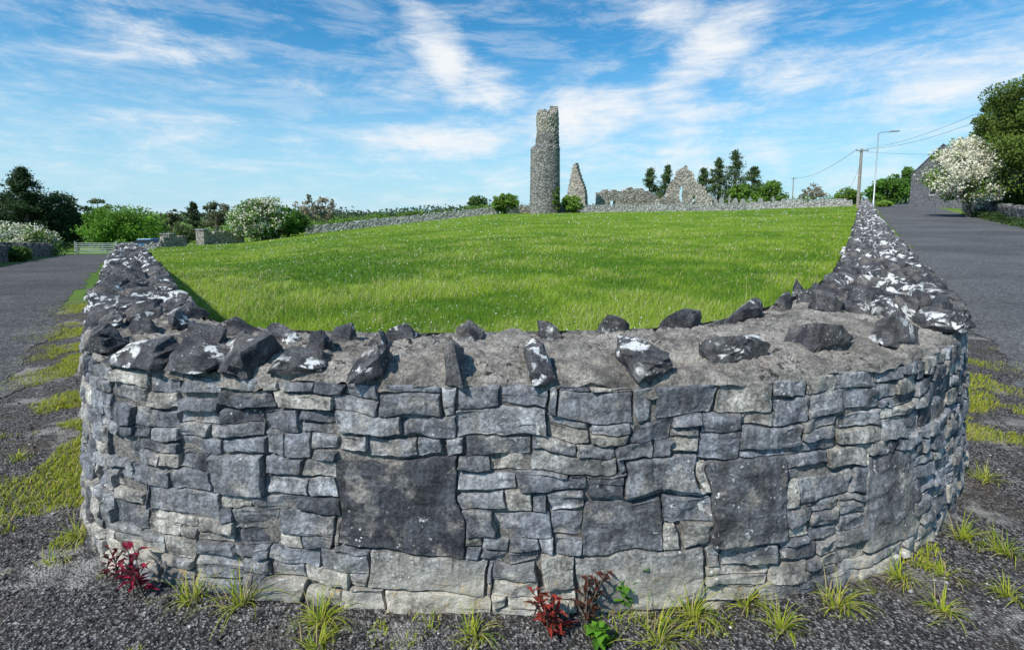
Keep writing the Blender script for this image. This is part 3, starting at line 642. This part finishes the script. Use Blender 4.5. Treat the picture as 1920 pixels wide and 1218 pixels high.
def tree(name,label,cat,px,Y,top,wpx,kind,col,n,base=.12,blossom=0,group=None,bark='bark',ls=1.):
    x=wx(px,Y); z0=float(gz(x,Y)); h=zat(top,Y)-z0; w_=wpx*Y/965.; root=empty(name,(x,Y,z0),label,cat,group)
    P,cv=crownpts(kind,h,w_,n,base); o=np.array([x,Y,z0])
    m=MB(); lean=random.uniform(-.04,.04)*h; tr=max(.08,h*.028); topk=.92 if kind=='conifer' else .6
    m.tube([(x,Y,z0-.2),(x+lean*.4,Y,z0+h*.3),(x+lean,Y,z0+h*topk)],[tr,tr*.75,tr*.15],7)
    for k in range(14 if kind=='airy' else 7):
        q=P[random.randrange(len(P))]; q=o+q; zz=z0+max(.1,base*.6)*h+random.random()*.2*h; a=Vector((x+lean*.4,Y,min(zz,q[2]-.1))); b=Vector(q); mid=a.lerp(b,.5)+Vector((0,0,h*.05)); m.tube([a,mid,b],[tr*.45,tr*.28,tr*.06],5)
    m.build('trunk',M[bark],root,smooth=True)
    size=np.full(len(P),max(.09,Y*.0024)*ls) if kind!='conifer' else np.full(len(P),max(.1,Y*.002)*ls)
    cols=np.array(col)[None]*1.45*cv[:,None]*rng.uniform(.7,1.3,(len(P),1))
    if blossom:
        hz=P[:,2]/h; pr=blossom*np.clip(.35+hz*.9+.35*(P[:,1]<0),0,1); pr=pr*np.clip(.85+1.6*fbm(P,1.6/max(1,w_*.25),2,int(px)),0,1.3)
        s_=rng.random(len(P))<pr; cols[s_]=np.array([.80,.77,.62])*rng.uniform(.75,1.15,(s_.sum(),1))
    V,F,c=leafmesh(P+o,size,cols); npmesh('crown',V,F,M['leaf'],root,c.clip(0,.9)); return root
DG=(.024,.048,.015);MG=(.08,.145,.018);LG=(.12,.20,.03)
T=tree
T('dark_conifer','dark conifer at the far left edge beyond the lane','tree',-20,78,332,140,'thick',DG,10000,.0)
T('dark_conifer','dark bushy conifer with ragged top near the left edge','tree',48,76,320,150,'conifer',DG,13000,.0)
T('dark_conifer','dark rounded conifer second from the left edge','tree',97,80,345,120,'thick',DG,11000,.0)
T('dark_conifer','dark low conifer just left of the bright green bush','tree',140,84,368,84,'dense',DG,6000,.0)
T('hawthorn_tree','white-blossomed hawthorn at the left edge above the lane wall','tree',40,48,412,130,'dense',MG,6500,.0,.7)
T('hedge_bush','clipped dark green bush behind the lane wall at left edge','bush',15,30,462,75,'dense',(.06,.12,.02),3500,.0)
T('broadleaf_tree','pale young broadleaf tree rising behind the bright green bush','tree',183,95,358,60,'airy',(.12,.16,.06),2200,.15)
T('green_bush','large bright green rounded bush behind the field gate','bush',232,66,378,165,'thick',(.085,.18,.018),18000,.0)
T('green_bush','small bright yellow-green bush beside the field gate','bush',220,56,448,28,'broad',LG,1200,.0)
T('bare_tree','thin sparse tree right of the bright green bush','tree',320,100,385,50,'airy',(.08,.09,.04),1400,.15)
T('bare_tree','dark narrow tree behind the stone piers','tree',362,105,380,60,'conifer',(.04,.06,.025),2000,.05)
T('bare_tree','sparse round-topped tree behind the stone piers','tree',405,100,372,68,'airy',(.09,.10,.05),2200,.15,bark='paleb')
T('scrub_bush','grey-green scrub behind the entrance wall left of the hawthorn','bush',345,82,418,100,'dense',(.07,.10,.03),3200,.0)
T('hawthorn_tree','hawthorn heavy with cream blossom at the left end of the field','tree',490,66,366,138,'thick',(.07,.15,.018),17000,.0,.42)
T('green_bush','dark green bush joined to the right of the cream hawthorn','bush',540,67,386,88,'dense',(.055,.13,.016),7000,.0)
T('bare_tree','leafless brown tree right of the cream hawthorn','tree',580,90,360,70,'airy',(.16,.14,.09),1100,.15,bark='paleb')
T('bare_tree','second leafless brown tree further right of the cream hawthorn','tree',610,92,362,52,'airy',(.16,.14,.09),800,.15,bark='paleb')
T('broadleaf_tree','small round tree on the skyline left of the tower','tree',896,120,362,46,'broad',(.06,.11,.03),2400,.0)
T('green_bush','bright green bush on the boundary wall left of the tower','bush',947,84,360,62,'dense',MG,4200,.0)
T('green_bush','low green bush at the foot of the broken gable','bush',1072,79,362,52,'dense',LG,2600,.0)
T('ivy_bush','ivy clump against the foot of the round tower','bush',1043,77.3,345,20,'broad',(.07,.12,.02),900,.0)
for px,top,wp,l in ((1218,316,72,'left conifer behind the low ruined wall'),(1250,310,66,'right conifer behind the low ruined wall'),(1316,318,84,'conifer just right of the church gable'),(1344,298,72,'narrow conifer in the group right of the gable'),(1374,286,100,'tallest conifer right of the church gable'),(1410,314,86,'rightmost conifer of the graveyard group')):
    T('conifer_tree',l,'tree',px,112+random.uniform(-4,4),top,wp,'conifer',(.055,.088,.03),3600,.0,ls=.8)
T('broadleaf_tree','round green tree in the graveyard right of the conifers','tree',1392,104,343,80,'dense',(.08,.15,.02),4400,.0)
T('broadleaf_tree','light green tree right of the graveyard group','tree',1442,104,334,68,'dense',(.075,.14,.02),3400,.0)
T('bare_tree','pale bare tree between the two wooden poles','tree',1520,110,342,50,'airy',(.18,.16,.11),700,.1,bark='paleb')
T('green_bush','green bush at the end of the wall left of the wooden pole','bush',1586,88,350,54,'dense',MG,2400,.0)
T('green_bush','dense green bush behind the street lamp','bush',1660,84,326,92,'dense',(.06,.13,.018),6000,.0)
T('green_bush','dense green bush left of the grey chapel','bush',1697,86,310,66,'dense',(.06,.12,.018),5000,.0)
T('green_bush','bright low bush at the foot of the chapel wall','bush',1655,72,376,36,'broad',LG,1300,.0)
T('hawthorn_tree','white-blossomed hawthorn in front of the grey chapel','tree',1815,40,246,170,'thick',(.09,.15,.02),26000,.12,.98)
T('evergreen_tree','large yellow-green evergreen on the right edge above the road','tree',1935,38,98,250,'thick',(.075,.11,.018),52000,.0,ls=1.1)
T('evergreen_tree','dark evergreen between the hawthorn and the large right-edge tree','tree',1866,45,150,120,'thick',(.06,.085,.018),22000,.1)
T('evergreen_tree','dark bush under the right-edge evergreen','bush',1915,42,290,140,'dense',(.03,.055,.014),12000,.0)
def mass(name,pts,hgt,wid,n,col,size,label,cat,kind='stuff'):
    pts=np.array(pts,float); L=np.r_[0,np.cumsum(np.hypot(*np.diff(pts,axis=0).T))]; t=rng.uniform(0,L[-1],n); x=np.interp(t,L,pts[:,0])+rng.normal(0,wid,n);y=np.interp(t,L,pts[:,1])+rng.normal(0,wid,n)
    hh=hgt*(.65+.9*fbm(v3(t,0,0),.22*6/max(hgt,1.5),3,int(n)))*rng.random(n)**.55; P=v3(x,y,gz(x,y)*(.99)+hh.clip(0)); 
    cols=np.array(col)[None]*1.4*rng.uniform(.6,1.4,(n,1))*(1+.6*vn(P,.8,4))[:,None]; V,F,c=leafmesh(P,np.full(n,size),cols.clip(.005)); return tag(npmesh(name,V,F,M['leaf'],None,c),label,cat,kind=kind)
lw=[(wx(575,76),76),(wx(720,80),80),(wx(850,84),84),(wx(925,86),86)]
mass('wall_hedge',lw,1.9,.7,9000,(.10,.18,.025),.16,'green hedge growing along the back of the left boundary wall','hedge')
mass('distant_wood',[(wx(p,q),q) for p,q in ((-600,260),(100,280),(500,300),(900,300),(1300,300),(1700,290),(2400,260))],6,6,16000,(.05,.08,.045),.9,'far-off line of low woods on the horizon','woodland')
mass('scrub_line',[(wx(p,q),q) for p,q in ((-200,100),(150,98),(450,105),(700,120))],2.6,2,7000,(.05,.085,.02),.25,'dark scrub line beyond the left end of the field','scrub')
mass('hedge_bank',[(wx(p,q),q) for p,q in ((-140,30),(-60,36),(40,44),(105,50))],1.1,.8,6000,(.06,.12,.018),.09,'overgrown green hedge bank behind the lane wall','hedge')
mass('graveyard_scrub',[(wx(p,q),q) for p,q in ((1300,100),(1480,100),(1620,102),(1690,95))],2.2,1.2,6000,(.07,.13,.02),.2,'low green scrub behind the graveyard wall','scrub')
mass('roadside_hedge',[(.68*y+.77+7.2*1.21,y) for y in (20,30,38,44)],.6,.3,4000,(.03,.055,.014),.08,'low dark green weeds along the foot of the right roadside wall','hedge')  # dark green is the leaf colour itself
# ------------------------------------------------------------------ ruins
def masonry(name,L,H,cell,inside,mapper,mat,parent=None,jit=.25,wrap=False,z0=-.5):
    nl=max(1,int(round(L/cell))); nz=int(round((H-z0)/cell)); mk=np.zeros((nl,nz),bool)
    for i in range(nl):
        for j in range(nz): mk[i,j]=inside((i+.5)*cell,z0+(j+.5)*cell)
    vd={};V=[];F=[]
    def vid(i,j,s):
        if wrap: i%=nl
        if (i,j,s) not in vd:
            vd[(i,j,s)]=len(V); r=lambda:random.uniform(-jit,jit)*cell; V.append(mapper(i*cell+r(),z0+j*cell+r(),s,r()*.6))
        return vd[(i,j,s)]
    g=lambda i,j:(0<=j<nz) and ((wrap and mk[i%nl,j]) or (not wrap and 0<=i<nl and mk[i,j]))
    for i in range(nl):
        for j in range(nz):
            if not mk[i,j]: continue
            F.append((vid(i,j,0),vid(i+1,j,0),vid(i+1,j+1,0),vid(i,j+1,0))); F.append((vid(i,j,1),vid(i,j+1,1),vid(i+1,j+1,1),vid(i+1,j,1)))
            if not g(i,j+1): F.append((vid(i,j+1,0),vid(i+1,j+1,0),vid(i+1,j+1,1),vid(i,j+1,1)))
            if not g(i,j-1): F.append((vid(i,j,0),vid(i,j,1),vid(i+1,j,1),vid(i+1,j,0)))
            if not g(i-1,j): F.append((vid(i,j,0),vid(i,j+1,0),vid(i,j+1,1),vid(i,j,1)))
            if not g(i+1,j): F.append((vid(i+1,j,0),vid(i+1,j,1),vid(i+1,j+1,1),vid(i+1,j+1,0)))
    return npmesh(name,V,F,mat,parent)
def linewall(name,pts,h,th,mat,label=None,cat=None,cell=.25,prof=None,hole=None,jag=.15,parent=None,jit=.3):
    pts=np.array(pts,float); Ls=np.r_[0,np.cumsum(np.hypot(*np.diff(pts,axis=0).T))]; L=Ls[-1]
    T_=np.gradient(pts,axis=0) if len(pts)>2 else np.tile(pts[1]-pts[0],(2,1)); T_=T_/np.linalg.norm(T_,axis=1)[:,None]
    sd=random.randint(0,99)
    def ins(l,z):
        H=prof(l) if prof else h
        H+=jag*2*float(fbm(np.array([l,0.,0.]),1.2/ (cell*4),2,sd))
        if hole and hole(l,z): return False
        return z<H
    def mp(l,z,s,r):
        x=np.interp(l,Ls,pts[:,0]);y=np.interp(l,Ls,pts[:,1]);tx=np.interp(l,Ls,T_[:,0]);ty=np.interp(l,Ls,T_[:,1]); d=(th/2+r)*(1 if s==0 else -1)
        return (x+ty*d,y-tx*d,z+float(gz(x,y)))
    hm=(max(prof(q) for q in np.linspace(0,L,60)) if prof else h)+jag+.4
    o=masonry(name,L,hm,cell,ins,mp,mat,parent,jit)
    if label: tag(o,label,cat)
    return o
TY_=80.; tx=wx(1021.5,TY_); tz0=float(gz(tx,TY_)); tw_=empty('round_tower',(tx,TY_,tz0),'tall ruined round stone tower with a broken jagged top','tower')
R0=28.5*TY_/965; Hc=zat(276,TY_)-tz0; Ht=zat(203,TY_)-tz0; cell=.24; Lc=2*math.pi*R0; nl=int(round(Lc/cell)); Lc=nl*cell
def tins(l,z):
    th=(l/Lc*360+180)%360-180
    nz=float(fbm(np.array([l,z*.3,0.]),.8,3,5))
    if z<Hc+nz*1.1: return True
    return z<Ht+nz*.9-.4*(1-math.cos(R(th-60)))
def tmap(l,z,s,r):
    th=l/Lc*2*math.pi; up=min(1,max(0,(z-Hc+.2)/.5)); fr=(z-Hc)/(Ht-Hc)
    k=1-.19*up-.06*math.exp(-((fr-.42)/.18)**2)*up-.07*max(0,fr-.8)*5*up*.5
    k+=.10*up*float(fbm(np.array([math.cos(th)*2.2,math.sin(th)*2.2,z*.9]),1.,3,77))
    rr=R0*(1-.006*z)*k-(0 if s==0 else 1.2)+r*(.55 if z<Hc-.5 else 2.2); return (tx+R0*.14*up+rr*math.cos(th),TY_+rr*math.sin(th),tz0+z)
masonry('wall',Lc,Ht+2,cell,tins,tmap,M['tower'],tw_,.28,True)
ch=empty('church_ruin',(wx(1190,86),86,float(gz(wx(1190,86),86))),'ruined roofless stone church with two broken gables beside the tower','ruin')
def seg(p0,y0,p1,y1): return [(wx(p0,y0),y0),(wx(p1,y1),y1)]
def gable(name,p0,y0,p1,y1,outline,th,mat,parent,hole=None,cell=.24,jag=.12):
    P=seg(p0,y0,p1,y1); L=math.hypot(P[1][0]-P[0][0],P[1][1]-P[0][1]); xs=[(p-p0)/(p1-p0) for p,_ in outline]
    def prof(l):
        t=l/L; Yc=y0+(y1-y0)*t; x=P[0][0]+(P[1][0]-P[0][0])*t; return zat(float(np.interp(t,xs,[q for _,q in outline])),Yc)-float(gz(x,Yc))
    hl=(lambda l,z:hole(l/L,z)) if hole else None
    return linewall(name,P,0,th,mat,cell=cell,prof=prof,hole=hl,jag=jag,parent=parent)
gable('west_gable',1064,103,1099,100,[(1064,372),(1068,348),(1075,312),(1080,308),(1085,322),(1090,338),(1095,348),(1099,364)],.9,M['ruin'],ch,lambda t,z:.4<t<.56 and 1.2<z<2.8,jag=.25)
gable('side_wall',1118,90,1238,93,[(1118,362),(1135,358),(1160,357),(1200,354),(1215,362),(1232,370),(1238,380)],1.0,M['ruin'],ch,lambda t,z:.2<t<.28 and .5<z<2.0,jag=.25)
gable('east_gable',1246,92,1334,90,[(1246,362),(1254,344),(1262,340),(1267,322),(1276,312),(1284,306),(1289,322),(1298,326),(1303,342),(1318,350),(1326,364),(1334,370)],1.1,M['ruin'],ch,lambda t,z:(.29<t<.37 and 1.6<z<4.3) or (.58<t<.64 and 1<z<2.6),jag=.4)
gable('low_wall',1232,89,1262,90,[(1232,372),(1262,368)],.9,M['ruin'],ch,jag=.3)
linewall('boundary_wall',[(wx(1040,82),82),(wx(1200,83),83),(wx(1400,82),82),(wx(1598,76),76)],1.25,.6,M['pale'],'pale dry-stone graveyard wall along the back of the field','wall')
linewall('boundary_wall',[(wx(572,73),73),(wx(720,78),78),(wx(850,82),82),(wx(935,84),84)],1.25,.6,M['pale'],'pale dry-stone wall along the left far edge of the field below the hedge','wall')
linewall('low_stone_wall',[(wx(948,83),83),(wx(1000,84),84)],1.3,.7,M['cream'],'short buff stone wall at the left foot of the tower','wall')
linewall('entrance_wall',[(wx(300,57),57),(wx(345,60),60)],1.3,.5,M['cream'],'short buff stone wall left of the tall pier','wall',cell=.2)
linewall('entrance_wall',[(wx(385,62),62),(wx(455,66),66)],1.55,.5,M['cream'],'buff stone wall between the tall pier and the cream hawthorn','wall',cell=.2)
linewall('field_corner_wall',[(wx(236,56),56),(wx(300,57),57)],.8,.5,M['pale'],'low pale stone wall behind the end of the left wall','wall',cell=.2)
for px,Y_,hh_,l in ((312,58,1.5,'left buff stone gate pier at the field entrance'),(377,61.5,1.9,'tall buff stone gate pier right of the blue car')):
    x=wx(px,Y_); z=float(gz(x,Y_)); r=empty('gate_pier',(x,Y_,z),l,'pier'); MB().box((x,Y_,z+hh_/2-.1),(1.0,1.0,hh_+.2)).build('shaft',M['cream'],r,.04); MB().box((x,Y_,z+hh_+.08),(1.15,1.15,.14)).build('cap_stone',M['pale'],r,.03)
linewall('roadside_wall',[(-.755*y-.34-5.4*1.25,y) for y in (6,14,22,32,42,50)],1.0,.5,M['dark'],'dark rubble wall along the far side of the left lane','wall',cell=.16,jag=.1)
linewall('roadside_wall',[(.68*y+.77+7.9*1.21,y) for y in (22,30,38,46,52)],1.0,.5,M['dark'],'dark stone wall under the trees on the far side of the right road','wall',cell=.2,jag=.1)
x=wx(1829,50); z=float(gz(x,50)); r=empty('gate_pier',(x,50,z),'pale square gate pier beneath the blossoming hawthorn','pier'); MB().box((x,50,z+.8),(.75,.75,1.7)).build('shaft',M['head'],r,.03); MB().box((x,50,z+1.7),(.9,.9,.12)).build('cap_stone',M['pale'],r,.03)
for i,(px,py,kind) in enumerate(((1340,372,0),(1352,370,0),(1366,367,1),(1378,371,0),(1392,372,0),(1405,369,1),(1425,371,0),(1448,368,1),(1468,372,0),(1484,373,0),(1500,370,1),(1540,372,0))):
    Y_=90.; x=wx(px,Y_); z=float(gz(x,Y_)); h=zat(py,Y_)-z; m=MB()
    if kind: m.box((x,Y_,z+h/2),(.22,.18,h)); m.box((x,Y_+.003,z+h*.76),(.75,.16,.2)); m.box((x,Y_,z+.15),(.6,.4,.3))
    else: m.poly([(x-.4,Y_,z),(x+.4,Y_,z),(x+.4,Y_,z+h*.8),(x+.22,Y_,z+h*.96),(x,Y_,z+h),(x-.22,Y_,z+h*.96),(x-.4,Y_,z+h*.8)],(0,.15,0))
    tag(m.build('grave_cross' if kind else 'headstone',M['head']),'small grey stone cross standing behind the graveyard wall' if kind else 'small grey rounded headstone standing behind the graveyard wall','gravestone','stone crosses behind the graveyard wall' if kind else 'headstones behind the graveyard wall')
# ------------------------------------------------------------------ chapel
Y_=64.; x0=wx(1703,Y_); W_=5.6; x1=x0+W_; z=float(gz(x0+2,Y_))-.3; he=zat(328,Y_)-z; ha=he+W_/2*1.2; ca=empty('chapel',(x0,Y_,z),'grey stone chapel gable with one narrow window half hidden by the blossoming hawthorn','building')
PV=(x0,Y_); RA=R(-47)
MB().poly([(x0,Y_,z),(x1,Y_,z),(x1,Y_,z+he),(x0+W_/2,Y_,z+ha),(x0,Y_,z+he)],(0,12,0)).rot(PV,RA).build('wall',M['render'],ca)
m=MB()
for sgn in (-1,1):
    e=Vector((x0 if sgn<0 else x1,Y_-.1,z+he)); a=Vector((x0+W_/2,Y_-.1,z+ha+.06)); d=(e-a).normalized(); e=e+d*.15
    up=Vector((0,0,.12)); m.poly([e+Vector((0,0,.03)),a,a+up,e+up+Vector((0,0,.03))],(0,12.2,0))
m.rot(PV,RA).build('roof',M['slate'],ca)
for cx,zb,zt in ((x0+2.2,1.9,4.3),):
    pts=[(cx-.28,Y_-.03,z+zb),(cx+.28,Y_-.03,z+zb),(cx+.28,Y_-.03,z+zt-.5),(cx,Y_-.03,z+zt),(cx-.28,Y_-.03,z+zt-.5)]
    c_=Vector((cx,Y_,z+(zb+zt)/2)); wn=MB().poly([c_+(Vector(p)-c_)*1.2-Vector((0,.03,0)) for p in pts],(0,.05,0)).rot(PV,RA).build('window',M['head'],ca)
    g_=MB().poly([Vector(p)-Vector((0,.07,0)) for p in pts],(0,.03,0)).rot(PV,RA).build('pane',M['glass']); g_.parent=wn
    g_.matrix_parent_inverse=(Matrix.Translation(ca.location)@wn.matrix_parent_inverse).inverted()
def pole(px,Y_,top,label,arm=1.6,base=.14):
    x=wx(px,Y_); z=float(gz(x,Y_)); t=zat(top,Y_); r=empty('utility_pole',(x,Y_,z),label,'pole'); MB().tube([(x,Y_,z-.2),(x,Y_,t)],[base,base*.72],10).build('shaft',M['wood'],r,smooth=True)
    MB().box((x,Y_-.14,t-.25),(arm,.12,.12)).build('crossarm',M['wood'],r)
    for k in (-.45,0,.45): MB().tube([(x+k*arm,Y_-.14,t-.19),(x+k*arm,Y_-.14,t-.02)],[.05,.035],8).build('insulator',M['head'],r)
    return Vector((x,Y_-.14,t-.02))
p1=pole(1607,66,279,'weathered wooden utility pole at the right corner of the field',1.5,.2); p2=pole(1484,140,333,'distant thin wooden utility pole behind the graveyard wall',1.4,.15)
Y_=55; x=wx(1636,Y_); z=float(gz(x,Y_)); t=zat(250,Y_); r=empty('street_lamp',(x,Y_,z),'tall grey street lamp with a short arm beside the right road','street lamp')
MB().tube([(x,Y_,z-.1),(x,Y_,z+1.2),(x,Y_,z+1.25),(x,Y_,t)],[.11,.11,.075,.05],10).build('post',M['steel'],r,smooth=True)
MB().tube([(x,Y_,t-.03),(x+.3,Y_,t+.09),(x+1.2,Y_,t+.17)],[.045,.04,.035],8).build('arm',M['steel'],r,smooth=True)
MB().poly([(x+1.1,Y_-.15,t+.1),(x+2.1,Y_-.15,t+.17),(x+2.2,Y_-.15,t+.24),(x+2.0,Y_-.15,t+.32),(x+1.2,Y_-.15,t+.26)],(0,.3,0)).build('lamp_head',M['steel'],r,.02)
def cable(a,b,sag,label,r=.014):
    P=[]; 
    for k in range(17):
        t=k/16; p=Vector(a).lerp(Vector(b),t); p.z-=sag*4*t*(1-t); P.append(p)
    tag(MB().tube(P,r,5).build('overhead_cable',M['wire']),label,'cable')
e=Vector((wx(1850,42),42,zat(196,42)))
cable(p1+Vector((.6,0,0)),e,.5,'upper overhead cable from the wooden pole to the right-edge trees'); cable(p1+Vector((.0,0,-.1)),e+Vector((0,0,-.75)),.6,'lower overhead cable from the wooden pole to the right-edge trees')
cable(p1+Vector((.6,0,-.4)),Vector((wx(1790,60),60,zat(290,60))),.1,'nearly level cable from the wooden pole to the chapel')
cable(p1+Vector((-.6,0,0)),p2,1.2,'sagging cable between the two wooden poles',.025); cable(p1+Vector((-.1,0,-2.0)),(wx(1578,66),66.,float(gz(wx(1578,66),66))+.2),0,'thin slanting stay wire left of the wooden pole')
Y_=52.; xa,xb=wx(136,Y_),wx(214,Y_); za,zb=float(gz(xa,Y_)),float(gz(xb,Y_)); r=empty('field_gate',((xa+xb)/2,Y_,za),'pale metal bar gate closing the end of the left lane','gate'); m=MB()
hg=1.15
for k in range(6): h=.2+k*(hg-.2)/5; m.tube([(xa+.1,Y_,za+h),(xb-.1,Y_,zb+h)],.03,6)
for k in range(4): q=k/3; xx=xa+.1+(xb-xa-.2)*q; zz=za+(zb-za)*q; m.tube([(xx,Y_,zz+.2),(xx,Y_,zz+hg)],.03,6)
m.build('bars',M['green'],r)
for xx,zz in ((xa,za),(xb,zb)): MB().tube([(xx,Y_,zz-.1),(xx,Y_,zz+1.35)],.07,8).build('gate_post',M['green'],r)
cx,cy=wx(268,60),60.; z=float(gz(cx,cy)); car=empty('parked_car',(cx,cy,z),'small blue car parked behind the end of the left wall','car')
b=[(-2.05,.35),(-2.1,.7),(-1.95,.88),(-1.0,.95),(1.9,1.0),(2.05,.8),(2.05,.35)]
MB().poly([(cx+p[0],cy-.85,z+p[1]) for p in b],(0,1.7,0)).build('body',M['blue'],car,.05,True)
MB().poly([(cx-1.05,cy-.72,z+.93),(cx-.45,cy-.68,z+1.40),(cx+1.2,cy-.68,z+1.42),(cx+1.85,cy-.72,z+.98)],(0,1.4,0)).build('window_glass',M['glass'],car,.02)
MB().poly([(cx-.5,cy-.7,z+1.39),(cx+1.25,cy-.7,z+1.41),(cx+1.1,cy-.65,z+1.48),(cx-.3,cy-.65,z+1.47)],(0,1.4,0)).build('roof',M['blue'],car,.02)
for sx in (-1.3,1.3):
    for sy in (-.8,.8): MB().tube([(cx+sx,cy+sy-.1,z+.32),(cx+sx,cy+sy+.1,z+.32)],.32,16).build('wheel',M['rubber'],car,.02)
for sy in (-.6,.6): MB().box((cx-2.08,cy+sy,z+.68),(.06,.3,.14)).build('headlight',M['steel'],car,.01)
